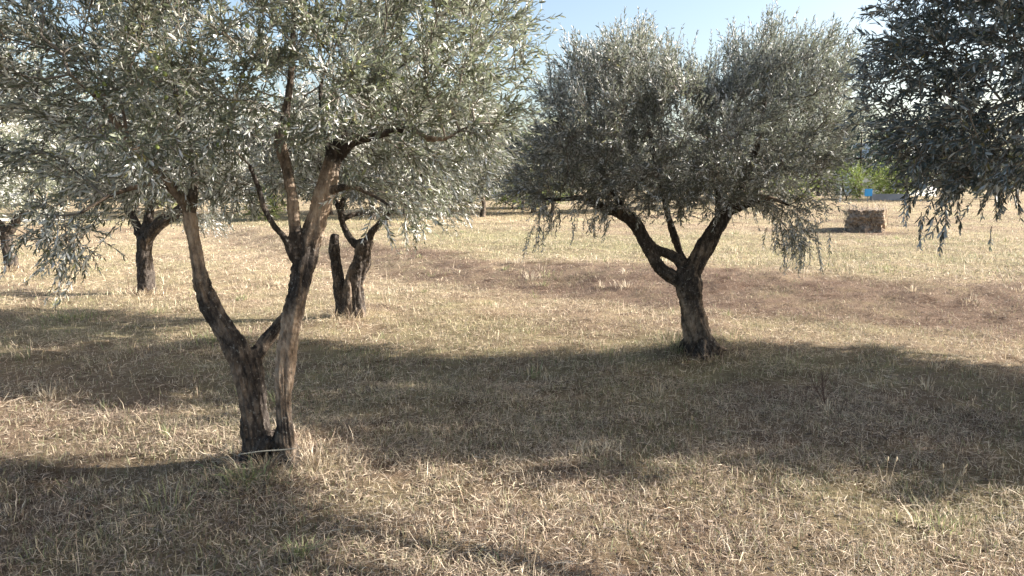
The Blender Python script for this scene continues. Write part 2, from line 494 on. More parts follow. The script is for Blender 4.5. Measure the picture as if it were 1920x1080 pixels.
def trunk_mesh(limbs, voxel, amp, seed, origin, parent):
    """solid limbs fused by a voxel remesh, then furrowed along their own axes"""
    V, Q = [], []
    samples = []
    for L in limbs:
        S = smooth_line(L, 0.03)
        k = fbm(np.stack([S[:, 2] * 7, S[:, 0] * 7, np.full(len(S), seed * 1.7)], 1), seed, 2)
        S[:, 3] *= 1 + 0.16 * k
        S[:, 3] *= 0.90
        tube(S, 14, V, Q)
        T = np.gradient(S[:, :3], axis=0); T /= np.linalg.norm(T, axis=1)[:, None] + 1e-9
        arc = np.concatenate([[0], np.cumsum(np.linalg.norm(np.diff(S[:, :3], axis=0), axis=1))])
        samples.append(np.hstack([S[:, :5], T, arc[:, None]]))
    q, t = qt(Q)
    o = add_mesh('trunk', np.concatenate(V), q, t)
    md = o.modifiers.new('r', 'REMESH'); md.mode = 'VOXEL'; md.voxel_size = voxel
    sm = o.modifiers.new('s', 'SMOOTH'); sm.iterations = 3
    dg = bpy.context.evaluated_depsgraph_get()
    me = bpy.data.meshes.new_from_object(o.evaluated_get(dg))
    bpy.data.objects.remove(o)
    n = len(me.vertices)
    P = np.empty(n * 3, np.float32); me.vertices.foreach_get('co', P); P = P.reshape(-1, 3).astype(float)
    NN = np.empty(n * 3, np.float32); me.vertices.foreach_get('normal', NN); NN = NN.reshape(-1, 3)
    S = np.concatenate(samples)
    near = np.empty(n, int)
    for a in range(0, n, 4000):
        D = np.linalg.norm(P[a:a + 4000, None] - S[None, :, :3], axis=2) / (S[None, :, 3] + 0.01)
        near[a:a + 4000] = D.argmin(1)
    s = S[near]
    T = s[:, 5:8]; R = P - s[:, :3]
    ref = np.array([0.12, 1.0, 0.07]); e1 = np.cross(T, ref); e1 /= np.linalg.norm(e1, axis=1)[:, None]; e2 = np.cross(T, e1)
    u = s[:, 8] + (R * T).sum(1)
    Rn = R / (np.linalg.norm(R, axis=1)[:, None] + 1e-9)
    rr = s[:, 3]
    tw = u * 1.2
    a0 = (Rn * e1).sum(1); b0 = (Rn * e2).sum(1)
    a1 = a0 * np.cos(tw) - b0 * np.sin(tw); b1 = a0 * np.sin(tw) + b0 * np.cos(tw)
    big = fbm(np.stack([a1 * 2.3, b1 * 2.3, u * 1.6], 1), seed + 3, 2)
    fur = 1 - np.abs(fbm(np.stack([a1 * 5.5, b1 * 5.5, u * 3.5], 1), seed + 9, 3)) * 3
    lump = fbm(P * 11, seed + 5, 2)
    disp = rr * (0.34 * big + 0.13 * fur) * amp + np.minimum(rr * .22, 0.012) * lump * amp
    plate = 1 - np.abs(fbm(P * np.array([26, 26, 10]), seed + 31, 3)) * 3.2
    disp = disp - 0.0045 * np.clip(plate, 0, 1) * amp * np.minimum(1, rr / .04) + 0.0015 * vnoise(P * 70, seed + 33)
    knot = np.clip(vnoise(P * 4.5, seed + 61) - .55, 0, 1) * rr * 1.1
    P = P + NN * (disp + knot)[:, None]
    tone = s[:, 4] + 0.25 * big - 0.12 * fur - .25 * np.clip(plate, 0, 1)
    me.vertices.foreach_set('co', (P - origin).astype(np.float32).ravel())
    me.update()
    me.polygons.foreach_set('use_smooth', np.ones(len(me.polygons), bool))
    att = me.attributes.new('tone', 'FLOAT', 'POINT'); att.data.foreach_set('value', tone.astype(np.float32))
    me.materials.clear(); me.materials.append(M_BARK)
    me.name = 'trunk'
    ob = bpy.data.objects.new('trunk', me); col.objects.link(ob); ob.parent = parent
    return ob

def colonize(roots, A, step=0.11, kill=0.15, infl=1.6):
    """space colonisation; returns nodes, parent index"""
    N = [np.array(r, float) for r in roots]; par = [-1] * len(N)
    A = A.copy(); nodes = np.array(N)
    D = np.linalg.norm(A[:, None] - nodes[None], axis=2)
    best = D.argmin(1); bd = D.min(1)
    for it in range(80):
        if len(A) == 0: break
        act = bd < (infl if it < 45 else 9)
        if not act.any(): break
        idx = np.unique(best[act])
        new = []; np_ = []
        for k in idx:
            m = act & (best == k)
            v = A[m] - nodes[k]; v /= np.linalg.norm(v, axis=1)[:, None] + 1e-9
            d = v.mean(0) + RNG.normal(0, 0.16, 3); d[2] += 0.05
            d /= np.linalg.norm(d) + 1e-9
            new.append(nodes[k] + d * step); np_.append(k)
        new = np.array(new)
        if len(nodes) + len(new) > 9000: break
        off = len(nodes)
        nodes = np.vstack([nodes, new]); par += list(np_)
        D = np.linalg.norm(A[:, None] - new[None], axis=2)
        m = D.min(1) < bd
        best = np.where(m, D.argmin(1) + off, best); bd = np.minimum(bd, D.min(1))
        keep = bd > kill
        A, best, bd = A[keep], best[keep], bd[keep]
    return nodes, np.array(par)

def leaf_verts(base, d, nrm, L, W, hexa=True):
    """lanceolate leaves folded on the midrib"""
    side = np.cross(d, nrm)
    L = L[:, None]; W = W[:, None]
    curl = nrm * L * RNG.uniform(-0.16, 0.08, (len(L), 1))
    if hexa:
        f = 0.16
        a = base + d * L * .30; b = base + d * L * .68 + curl * .5
        up = nrm * W * f
        V = np.stack([base, a + side * W * .46 + up, b + side * W * .44 + up, base + d * L + curl, b - side * W * .44 + up, a - side * W * .46 + up], 1)
        return V.reshape(-1, 3), 6
    a = base + d * L * .45
    V = np.stack([base, a + side * W * .5, base + d * L + curl, a - side * W * .5], 1)
    return V.reshape(-1, 3), 4

def unit(v):
    return v / (np.linalg.norm(v, axis=-1, keepdims=True) + 1e-9)

def make_tree(label, cat, origin, limbs, roots, blobs, n_attr, n_shoots, leaf=(0.055, 0.0135), shoot=(0.16, 0.36), voxel=0.012,
              amp=1.0, seed=1, mat=None, hexa=True, gap=0.0, excl=(), name='olive_tree', group=None, up=0.7, extra_shoots=None, lps=0.021, thin=1.0, shape='blob', ring=5):
    root = empty(name, tuple(float(c) for c in origin))
    tag(root, label, cat, group)
    trunk_mesh(limbs, voxel, amp, seed, origin, root)
    # attractors in the crown volume
    wts = np.array([b[6] if len(b) > 6 else b[3] * b[4] * b[5] for b in blobs]); wts = wts / wts.sum()
    pts = []
    for b, w in zip(blobs, wts):
        k = int(n_attr * w * 1.5) + 3
        v = RNG.normal(size=(k, 3)); v = unit(v) * (RNG.random((k, 1)) ** 0.42)
        pts.append(np.array(b[:3]) + v * np.array(b[3:6]))
    A = np.concatenate(pts)
    nz = fbm(A * 1.9, seed + 50, 2)
    keep = nz > -0.28 + gap
    for e in excl:
        lo, hi = np.array(e[0]), np.array(e[1])
        keep &= ~((A > lo) & (A < hi)).all(1)
    A = A[keep]
    A = A[RNG.permutation(len(A))[:n_attr]]
    nodes, par = colonize(roots, A)
    n = len(nodes)
    nch = np.zeros(n, int)
    for i in range(n - 1, 0, -1):
        if par[i] >= 0: nch[par[i]] += 1
    r = np.zeros(n); P = 2.35; tip = 0.0032 * thin
    for i in range(n - 1, -1, -1):
        r[i] = max(r[i], tip ** P) if nch[i] == 0 else r[i]
        if par[i] >= 0: r[par[i]] += r[i]
    r = np.minimum(r ** (1 / P), 0.030)
    # branches: follow the thickest child into chains
    kids = [[] for _ in range(n)]
    for i in range(n):
        if par[i] >= 0: kids[par[i]].append(i)
    V, Q = [], []
    nr = len(roots)
    stack = [(i, -1) for i in range(nr)]
    while stack:
        i, p0 = stack.pop()
        ch = [p0, i] if p0 >= 0 else [i]
        while kids[ch[-1]]:
            ks = sorted(kids[ch[-1]], key=lambda k: -r[k])
            for k in ks[1:]: stack.append((k, ch[-1]))
            ch.append(ks[0])
        if len(ch) > 1:
            S = np.hstack([nodes[ch], r[ch][:, None] * 0.95])
            if p0 >= 0: S[0, 3] = S[1, 3]
            tube(S, ring, V, Q, cap=False)
    # shoots
    thin_ix = np.where((r < 0.011) & (np.arange(n) >= nr))[0]
    lo = min(b[2] - b[5] for b in blobs); hi = max(b[2] + b[5] for b in blobs)
    cc = np.average([b[:3] for b in blobs], axis=0, weights=wts)
    pick = RNG.choice(thin_ix, n_shoots)
    p = nodes[pick] + RNG.normal(0, 0.03, (n_shoots, 3))
    bd = unit(nodes[pick] - nodes[par[pick]])
    hf = np.clip((p[:, 2] - lo) / (hi - lo), 0, 1)
    outw = unit((p - cc) * [1, 1, 0.5])
    edge = np.zeros(n_shoots)
    d = unit(0.55 * bd + 0.40 * outw + RNG.normal(0, 0.42, (n_shoots, 3)) + np.array([0, 0, 1])[None] * (up * (1.7 * hf[:, None] - 0.35)))
    Ls = RNG.uniform(shoot[0], shoot[1], n_shoots) * (0.8 + 0.5 * hf)
    if extra_shoots is not None:
        ep, ed, el = extra_shoots
        p = np.vstack([p, ep]); d = np.vstack([d, unit(ed)]); Ls = np.concatenate([Ls, el]); hf = np.concatenate([hf, np.zeros(len(ep))])
    for e in excl:
        lo_, hi_ = np.array(e[0]), np.array(e[1])
        tipp = p + d * Ls[:, None] * .7
        kk = ~((((p > lo_) & (p < hi_)).all(1)) | (((tipp > lo_) & (tipp < hi_)).all(1)))
        p, d, Ls, hf = p[kk], d[kk], Ls[kk], hf[kk]
    m = len(p)
    droop = (0.30 - 0.5 * hf)[:, None] * RNG.uniform(0.4, 1.3, (m, 1))
    g = np.array([0, 0, -1.0])
    SEG = 4
    path = [p]; dirs = [d]; cur = p; dd = d
    for k in range(SEG):
        dd = unit(dd + g * droop * 0.42 + RNG.normal(0, 0.05, (m, 3)))
        cur = cur + dd * (Ls / SEG)[:, None]
        path.append(cur); dirs.append(dd)
    path = np.stack(path, 1); dirs = np.stack(dirs, 1)
    # shoot stems: three-sided prisms
    e1 = unit(np.cross(dirs, np.array([0.3, 0.9, 0.2]))); e2 = np.cross(dirs, e1)
    rad = np.linspace(0.0026, 0.0011, SEG + 1)[None, :, None] * thin
    rings = np.stack([path + rad * (math.cos(t) * e1 + math.sin(t) * e2) for t in (0, 2.094, 4.189)], 2).reshape(-1, 3)
    sb = sum(len(v) for v in V)
    b0 = (np.arange(m)[:, None, None] * (SEG + 1) + np.arange(SEG)[None, :, None]) * 3
    k = np.arange(3)[None, None]; k2 = (k + 1) % 3
    V.append(rings); Q.append(np.stack([b0 + k, b0 + k2, b0 + k2 + 3, b0 + k + 3], 3).reshape(-1, 4) + sb)
    q, t = qt(Q)
    add_mesh('branches', np.concatenate(V), q, t, M_TWIG, root, smooth=True, origin=origin)
    # leaves in opposite pairs
    npair = np.maximum(3, (Ls / lps).astype(int))
    si = np.repeat(np.arange(m), npair)
    kk = np.arange(len(si)) - np.repeat(np.cumsum(npair) - npair, npair)
    f = (kk + 0.8) / npair[si]
    f = np.clip(f + RNG.normal(0, 0.015, len(f)), 0.05, 1)
    sg = np.minimum((f * SEG).astype(int), SEG - 1); fr = f * SEG - sg
    base = path[si, sg] * (1 - fr[:, None]) + path[si, sg + 1] * fr[:, None]
    ax = unit(dirs[si, sg + 1])
    ph = (kk % 2) * (math.pi / 2) + RNG.uniform(0, 6.28, m)[si] + RNG.normal(0, 0.35, len(si))
    E1 = unit(np.cross(ax, np.array([0.3, 0.9, 0.2]))); E2 = np.cross(ax, E1)
    outs = []
    for sgn in (1, -1):
        rd = sgn * (np.cos(ph)[:, None] * E1 + np.sin(ph)[:, None] * E2)
        ang = (RNG.normal(0.80, 0.2, len(si)) - 0.35 * f)[:, None]
        dl = unit(ax * np.cos(ang) + rd * np.sin(ang) + np.array([0, 0, -0.12]))
        nm = unit(ax - dl * (ax * dl).sum(1)[:, None] + RNG.normal(0, 0.45, (len(si), 3)))
        nm = unit(nm - dl * (nm * dl).sum(1)[:, None])
        keepl = RNG.random(len(si)) < 0.93
        sz = RNG.uniform(0.55, 1.28, len(si)) * (1.05 - 0.4 * f ** 3)
        outs.append((base[keepl], dl[keepl], nm[keepl], (leaf[0] * sz)[keepl], (leaf[1] * sz * RNG.uniform(.8, 1.15, len(si)))[keepl]))
    bb = [np.concatenate([o_[i] for o_ in outs]) for i in range(5)]
    LV, kv = leaf_verts(*bb, hexa=hexa)
    nl = len(bb[0]); b = np.arange(nl) * kv
    if hexa: LQ = np.concatenate([np.stack([b, b + 1, b + 2, b + 3], 1), np.stack([b, b + 3, b + 4, b + 5], 1)])
    else: LQ = np.stack([b, b + 1, b + 2, b + 3], 1)
    rnd = np.repeat(RNG.random(nl), kv)
    add_mesh('crown', LV, LQ, mat=mat or M_LEAF, parent=root, attrs={'rnd': rnd}, origin=origin)
    print(label[:40], 'nodes', n, 'leaves', nl)
    return root, path

def limb(Y, pts, tone=0.3):
    """pts rows: (px, py, r_px[, dY[, tone]]) at depth Y + dY"""
    out = []
    for q in pts:
        dY = q[3] if len(q) > 3 else 0
        tn = q[4] if len(q) > 4 else tone
        P = at(q[0], q[1], Y + dY)
        out.append([*P, q[2] * (Y + dY) / F_PX, tn])
    return out

def ends(Y, pts):
    return [at(px, py, Y + (d[0] if d else 0)) for px, py, *d in pts]

def blob(px, py, Y, rx, ry, rz, w=None):
    P = at(px, py, Y)
    b = [*P, rx, ry, rz]
    if w: b.append(w)
    return b

def gbase(px, py):
    lo, hi = 1.0, 200.0
    for _ in range(60):
        mid = (lo + hi) / 2
        P = at(px, py, mid)
        if P[2] > h1(P[0], P[1]): lo = mid
        else: hi = mid
    return at(px, py, lo)

# ---- foreground olive tree with forked trunk
b1 = gbase(512, 862); Y1 = b1[1]
def roots_at(c, n, r0, ln, seed):
    rr = random.Random(seed); out = []
    for k in range(n):
        a = k * 6.283 / n + rr.uniform(-.4, .4); l = ln * rr.uniform(.7, 1.2)
        P = [(.25 * l, .13, r0), (.6 * l, .05, r0 * .62), (.95 * l, .005, r0 * .35), (1.25 * l, -.05, r0 * .2)]
        out.append([[c[0] + d * math.cos(a + .3 * d), c[1] + d * math.sin(a + .3 * d), c[2] + z, r, .1] for d, z, r in P])
    return out
L1 = [
    limb(Y1, [(470, 890, 62), (480, 858, 38), (476, 800, 27, -.02), (468, 740, 25, -.02), (455, 680, 27, -.02), (432, 630, 27, -.02), (402, 585, 25), (383, 545, 21, 0, .3), (374, 505, 18.5, 0, .7), (367, 465, 17.5, 0, .8), (359, 425, 17, 0, .8), (354, 398, 17, 0, .8)], .26),  # tone raised on the upper stem to paint in sunlight
    limb(Y1, [(502, 885, 36), (497, 845, 23, .03), (489, 785, 20, .03), (482, 725, 20, .03), (476, 680, 20, .03), (470, 655, 17, .03)], .05),
    limb(Y1, [(394, 578, 12, .0), (393, 550, 9, .0), (391, 527, 7.5, .0)], .1),
    limb(Y1, [(468, 690, 18, .03), (488, 655, 19, .06), (512, 622, 18, .1), (536, 596, 17, .10), (554, 574, 15, .08), (562, 560, 10, .04)], .45),
    limb(Y1, [(541, 890, 58, -.04), (538, 858, 29, -.04), (535, 800, 21, -.05), (532, 740, 21, -.05, .55), (535, 680, 23, -.05, .95), (545, 620, 22, -.04, .7), (556, 565, 23, -.03), (566, 515, 25, -.02), (578, 465, 29, 0), (594, 415, 27, 0, 1.1), (609, 365, 24, 0, 1.15), (621, 320, 22, 0, .6), (632, 285, 19, 0, .0), (638, 266, 17, 0, -.1)], .34),  # high tones: peeled wood near the top, painted sunlight on the lower stem
    limb(Y1, [(562, 475, 20, -.03), (555, 440, 17, -.05), (552, 405, 14.5, -.06, 1.0), (548, 365, 14, -.06, 1.0), (540, 325, 13, -.05, .6), (531, 290, 14, -.04, .6), (525, 258, 12, -.03, .4), (535, 215, 9, 0), (545, 150, 8, .02, .4), (549, 80, 7, .05, .4), (552, 0, 6, .08), (560, -80, 5, .1)], .35),
    limb(Y1, [(568, 500, 14, 0), (548, 480, 11, -.05), (536, 450, 9, -.08), (512, 420, 7.5, -.12), (496, 390, 8, -.14, .3), (484, 350, 6.5, -.16), (468, 310, 5, -.2)], .1),
    limb(Y1, [(354, 405, 15), (362, 370, 11, 0), (366, 330, 9, .05), (352, 270, 8, .1), (335, 200, 7, .15), (320, 120, 5, .2)], .3),
    limb(Y1, [(356, 400, 13), (332, 360, 11, -.08), (302, 325, 10.5, -.15, .6), (268, 292, 10, -.22, .7), (238, 258, 9.5, -.3, .7), (212, 222, 8, -.36, .5), (185, 185, 6.5, -.45, .5), (130, 140, 5, -.55)], .4),
    limb(Y1, [(238, 258, 6, -.3), (234, 225, 5, -.3, .6), (228, 195, 4, -.3, .6)], .5),
    limb(Y1, [(345, 375, 9, -.02), (300, 345, 7.5, -.1, .3), (250, 352, 7, -.2, .6), (200, 370, 5, -.3), (150, 400, 4, -.38)], .3),
    limb(Y1, [(636, 290, 17), (660, 268, 12, -.05), (700, 256, 10, -.12, -.2), (740, 246, 9.5, -.18, -.2), (772, 244, 9, -.22, .0), (792, 258, 8, -.25, .6), (835, 260, 5.5, -.3, .7), (862, 245, 3.5, -.25, .2), (890, 230, 2, -.15)], .1),
    limb(Y1, [(634, 290, 15), (655, 235, 7, .1), (700, 180, 5, .2), (760, 120, 4, .3), (820, 70, 3, .4), (870, 30, 2.5, .45)], .2),
    limb(Y1, [(622, 320, 11), (612, 250, 7, .25), (602, 160, 5, .4), (640, 60, 3, .5)], .2),
    limb(Y1, [(612, 360, 10), (650, 350, 7, -.1, .5), (690, 362, 5, -.2, .5), (730, 385, 3.5, -.28)], .4),
]
L1 = [[[*q[:3], q[3] * .84, q[4]] for q in l] for l in L1]
R1 = []
for l in L1[5:15]: R1 += [np.array(q[:3]) for q in smooth_line(l, 0.12)[2:]]
R1 += [np.array(q[:3]) for q in smooth_line(L1[0], 0.12)[-2:]]
L1 += roots_at(b1, 6, .055, .20, 3)
B1 = [blob(520, 40, Y1 + .2, 1.45, 1.35, .95), blob(795, 110, Y1, .45, .8, .56), blob(780, 255, Y1 + .3, .42, .6, .33), blob(180, 150, Y1 - .2, 1.15, 1.0, .75),
      blob(150, 330, Y1 - .2, .85, .7, .28), blob(430, 300, Y1, .75, .8, .28), blob(745, 365, Y1 + .35, .34, .35, .22, .12), blob(340, 365, Y1, .35, .5, .14, .06), blob(430, 365, Y1 + .1, .3, .5, .14, .06), blob(885, 220, Y1, .26, .5, .30, .06), blob(120, 460, Y1 - .2, .2, .25, .10, .02),
      blob(650, 200, Y1, .8, .7, .3)]
# keep the front of the stems free of leaves
X1 = [((at(515, 380, Y1)[0], Y1 - 1.2, .9), (at(640, 380, Y1)[0], Y1 - .05, at(600, 285, Y1)[2])), ((at(480, 500, Y1)[0], Y1 - 1.2, .3), (at(640, 380, Y1)[0], Y1 + .25, at(600, 375, Y1)[2])),
      ((at(300, 380, Y1)[0], Y1 - 1.3, .2), (at(560, 400, Y1)[0], Y1 + .6, at(400, 400, Y1)[2]))]
ex_p, ex_d, ex_l = [], [], []
for (px, py, dy, dx, dz, l) in [(190, 400, -.3, -.7, -.6, .55), (160, 410, -.35, -.5, -.7, .5), (215, 425, -.3, -.75, -.65, .55), (140, 400, -.3, -.35, -.8, .4), (170, 450, -.3, -.6, -.6, .3),
                               (230, 400, -.2, -.9, -.35, .5), (110, 400, -.4, -.2, -.9, .35), (80, 420, -.4, .1, -.8, .3), (480, 385, -.35, -.1, -1, .28), (470, 390, -.4, .2, -.7, .2),
                               (690, 380, -.2, .6, -.8, .3), (720, 390, -.25, .2, -1, .2), (760, 370, -.2, .8, -.5, .3), (700, 400, -.2, -.3, -.8, .16), (650, 390, -.1, -.6, -.7, .14),
                               (880, 250, -.3, .5, -.8, .35), (910, 290, -.3, .1, -1, .2), (780, 340, -.2, .7, -.4, .3), (330, 420, -.1, -.5, -.5, .15)]:
    ex_p.append(at(px, py, Y1 + dy)); ex_d.append((dx, 0.1, dz)); ex_l.append(l)
T1, path1 = make_tree('large foreground olive tree, forked into a leaning left stem and taller peeled right stem',
          'olive tree', b1, L1, R1, B1, 2100, 6000, leaf=(0.044, 0.0102), shoot=(.10, .27), lps=.019, gap=.24, seed=1, mat=M_LEAF_GREEN, voxel=0.0065, amp=0.9, excl=X1, up=0.45,
          extra_shoots=(np.array(ex_p), np.array(ex_d, float), np.array(ex_l)))

# ---- middle right olive tree
b2 = gbase(1312, 658); Y2 = b2[1]
L2 = [
    limb(Y2, [(1316, 672, 50), (1314, 650, 38, 0, .1), (1306, 620, 30, 0, .45), (1299, 590, 27, 0, .45), (1293, 555, 27, 0, .2), (1290, 525, 29), (1292, 500, 26)], .1),
    limb(Y2, [(1290, 530, 22), (1308, 490, 23, -.03, .15), (1328, 452, 22, -.05, .2), (1350, 415, 19, -.08), (1368, 392, 15, -.1), (1386, 358, 10, -.12), (1404, 315, 8, -.15), (1422, 265, 6.5, -.2, .3), (1432, 215, 5.5, -.22, .4), (1434, 165, 4.5, -.25, .4), (1428, 100, 3, -.25)], .05),
    limb(Y2, [(1366, 396, 13, -.1), (1395, 385, 11, -.15), (1425, 372, 10, -.2, .4), (1452, 374, 6, -.25, .5), (1480, 385, 3.5, -.3)], .05),
    limb(Y2, [(1396, 385, 9, -.1), (1430, 340, 7, .05), (1470, 300, 6, .1), (1520, 296, 4.5, .15), (1570, 300, 4, .1), (1620, 296, 3, .05)], .1),
    limb(Y2, [(1288, 535, 20), (1262, 520, 17, 0), (1238, 503, 15, -.02), (1218, 472, 15, -.04), (1203, 440, 17, -.05), (1188, 415, 16, -.06), (1162, 397, 14, -.08), (1130, 388, 12, -.1), (1095, 372, 8, -.15), (1050, 374, 5, -.2), (1010, 372, 3, -.25)], .05),
    limb(Y2, [(1288, 510, 18), (1272, 488, 15, .02), (1250, 474, 14, .02), (1226, 467, 14, .0), (1206, 446, 14, -.03)], .1),
    limb(Y2, [(1284, 500, 13, .05), (1273, 470, 10, .1), (1265, 445, 9, .12), (1257, 420, 8.5, .15), (1246, 380, 7, .2), (1230, 310, 6, .25), (1215, 230, 4, .3)], .05),
    limb(Y2, [(1180, 410, 10, -.05), (1150, 360, 9, .1), (1120, 300, 7, .2), (1105, 220, 5, .3), (1110, 140, 3.5, .3)], .1),
    limb(Y2, [(1350, 415, 13, -.05), (1345, 350, 9, .2), (1330, 270, 7, .35), (1320, 190, 5, .4)], .1),
]
L2 = [[[*q[:3], q[3] * (.85 if i else .93), q[4]] for q in l] for i, l in enumerate(L2)]
R2 = []
for l in L2[1:4] + L2[4:5] + L2[6:]: R2 += [np.array(q[:3]) for q in smooth_line(l, 0.12)[4:]]
B2 = [blob(1170, 245, Y2, .82, 1.3, .72), blob(1440, 222, Y2 - .1, .56, 1.2, .72), blob(1300, 285, Y2, 1.30, 1.2, .52), blob(1325, 255, Y2, .40, .9, .35), blob(1300, 350, Y2, 1.15, 1.0, .22), blob(1490, 410, Y2 - .2, .26, .40, .28, .30),
      blob(1055, 310, Y2 - .1, .52, .7, .42), blob(1010, 345, Y2 - .2, .32, .5, .26, .16), blob(1490, 270, Y2, .42, .7, .45), blob(1510, 170, Y2, .24, .5, .42, .08), blob(1505, 350, Y2 - .15, .28, .5, .35, .16), blob(1080, 385, Y2 - .15, .50, .5, .15, .10), blob(1430, 385, Y2 - .1, .35, .4, .1, .05)]
L2 += roots_at(b2, 6, .07, .24, 5)
X2 = [((at(1170, 500, Y2)[0], Y2 - 1.5, .1), (at(1400, 500, Y2)[0], Y2 + 1.2, at(1300, 415, Y2)[2]))]
ex_p, ex_d, ex_l = [], [], []
for (px, py, dy, dx, dz, l) in [(1015, 410, -.3, -.1, -1, .42), (1000, 430, -.3, -.2, -1, .3), (1075, 405, -.1, 0, -1, .22), (1100, 400, -.1, .3, -1, .22), (1140, 400, 0, -.2, -1, .2), (1120, 405, .1, .1, -1, .2), (1185, 400, .2, .1, -1, .16),
                               (1050, 400, .1, -.5, -.8, .25), (1250, 400, .4, .1, -1, .15), (1480, 440, -.2, 0, -1, .32), (1500, 450, -.2, .1, -1, .34), (1520, 450, -.2, .2, -1, .28), (1465, 430, -.2, -.3, -1, .22), (1540, 420, -.2, .3, -.9, .28),
                               (1495, 440, -.3, -.1, -1, .3), (1510, 430, -.1, 0, -1, .34)]:
    for _ in range(3):
        ex_p.append(at(px, py, Y2 + dy) + RNG.normal(0, .04, 3)); ex_d.append((dx + random.uniform(-.2, .2), 0.1, dz)); ex_l.append(l * random.uniform(.7, 1.05))
# tall upright shoots that make the spiky top
for _ in range(420):
    if random.random() < .5: px = random.gauss(1190, 75); top = 150 + abs(px - 1190) * .35
    else: px = random.gauss(1460, 62); top = 132 + abs(px - 1450) * .4
    ex_p.append(at(px, top + random.uniform(-15, 60), Y2 + random.uniform(-.6, .6)))
    ex_d.append((random.gauss(0.0 + (px - 1300) * .0008, .14), random.gauss(0, .14), 1)); ex_l.append(random.uniform(.22, .58))
make_tree('middle olive tree with short single trunk and wide spiky silver crown',
          'olive tree', b2, L2, R2, B2, 2200, 5600, leaf=(0.044, 0.0104), shoot=(.12, .30), lps=.02, seed=2, voxel=0.011, amp=0.9, excl=X2, up=0.85, gap=.02,
          extra_shoots=(np.array(ex_p), np.array(ex_d, float), np.array(ex_l)))

# ---- olive tree reaching in from the right edge
Y3 = 3.4
b3 = np.array([4.8, 2.1, h1(4.8, 2.1)])
def wl(base, pts, tone=.2):
    return [[base[0] + p[0], base[1] + p[1], base[2] + p[2], p[3], tone] for p in pts]
L3 = [wl(b3, [(0, 0, -.12, .22), (0, 0, .05, .15), (-.03, .02, .5, .12), (-.08, .05, .9, .13)]),
      wl(b3, [(-.05, 0, .85, .09), (-.4, .3, 1.3, .06), (-.9, .7, 1.75, .045), (-1.5, 1.1, 2.0, .03), (-2.0, 1.25, 2.1, .018)]),
      wl(b3, [(-.05, 0, .85, .09), (-.1, .4, 1.4, .06), (-.2, 1.0, 2.0, .035), (-.3, 1.5, 2.5, .02)]),
      wl(b3, [(-.05, 0, .85, .09), (-.4, .2, 1.4, .05), (-.8, .5, 1.9, .035), (-1.2, .7, 2.4, .02)]),
      wl(b3, [(-.3, .25, 1.2, .05), (-.7, .9, 1.8, .035), (-1.1, 1.5, 2.2, .025), (-1.4, 1.7, 2.6, .015)]),
      wl(b3, [(-.1, 0, .9, .07), (-.5, .5, 1.8, .045), (-.9, 1.0, 2.4, .03), (-1.2, 1.2, 3.0, .015)])]
R3 = []
for l in L3[1:]: R3 += [np.array(q[:3]) for q in smooth_line(l, 0.12)[4:]]
B3 = [blob(1840, 140, Y3, .50, .75, .42), [3.30, Y3, 2.75, 1.15, 1.3, .70], blob(1890, 270, Y3, .48, .75, .24, .4), blob(1765, 180, Y3, .23, .5, .32, .2), blob(1820, -10, Y3, .45, .7, .36), blob(1745, 60, Y3, .14, .4, .16, .03), blob(1790, 330, Y3, .22, .45, .12, .10), [2.65, Y3, 1.95, .5, .95, .34, .25], blob(1775, 250, Y3, .23, .5, .22, .12)]
ex_p, ex_d, ex_l = [], [], []
for (px, py, dx, dz, l) in [(1720, 395, -.1, -1, .12), (1760, 380, -.2, -1, .16), (1765, 385, .1, -1, .2), (1800, 385, .1, -1, .1), (1850, 370, -.2, -1, .12), (1900, 370, .1, -1, .12),
                            (1650, 180, -1, .15, .12), (1660, 120, -1, .3, .12), (1650, 230, -1, .2, .12), (1660, 262, -1, .1, .16), (1680, 20, -1, .2, .2), (1650, 50, -1, -.1, .12), (1700, 270, -1, .25, .16), (1780, 340, -.5, -.8, .2)]:
    for _ in range(3):
        ex_p.append(at(px, py, Y3) + RNG.normal(0, .05, 3)); ex_d.append((dx + random.uniform(-.2, .2), random.uniform(-.2, .2), dz + random.uniform(-.2, .2))); ex_l.append(l * random.uniform(.7, 1.05))
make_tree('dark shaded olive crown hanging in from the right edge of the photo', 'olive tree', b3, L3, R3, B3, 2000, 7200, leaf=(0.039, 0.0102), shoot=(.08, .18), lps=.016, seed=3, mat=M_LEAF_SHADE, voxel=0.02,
          amp=.8, up=.5, extra_shoots=(np.array(ex_p), np.array(ex_d, float), np.array(ex_l)))

# ---- cut-back olive tree behind the foreground one
b4 = gbase(655, 592); Y4 = b4[1]
L4 = [limb(Y4, [(640, 605, 20), (641, 580, 16), (637, 540, 14), (631, 500, 13.5), (627, 465, 12.5), (628, 440, 9.5)], .0),
      limb(Y4, [(668, 605, 26), (668, 580, 20), (669, 540, 17), (674, 500, 17), (683, 468, 18), (686, 452, 18)], .1),
      limb(Y4, [(655, 605, 18, -.05), (654, 575, 14, -.05), (654, 540, 11, -.05), (655, 515, 8, -.05), (664, 495, 8, -.02)], .4),
      limb(Y4, [(684, 462, 11), (664, 455, 9), (650, 436, 8.5, .03), (641, 412, 8, .05), (640, 385, 7, .05), (660, 350, 6, .1), (690, 300, 5, .15)], .0),
      limb(Y4, [(688, 455, 10), (700, 432, 8, -.05), (730, 400, 7, -.1), (765, 360, 6, -.12), (800, 310, 4, -.15)], .0),
      limb(Y4, [(641, 400, 7, .05), (620, 360, 6, .2), (600, 310, 5, .3), (590, 250, 3, .4)], .0),
      limb(Y4, [(642, 412, 6, .05), (664, 402, 5.5, .08), (700, 396, 5, .2), (750, 380, 4, .3), (800, 370, 3, .4)], .0)]
L4 = [[[*q[:3], q[3] * .86, q[4]] for q in l] for l in L4]
R4 = []
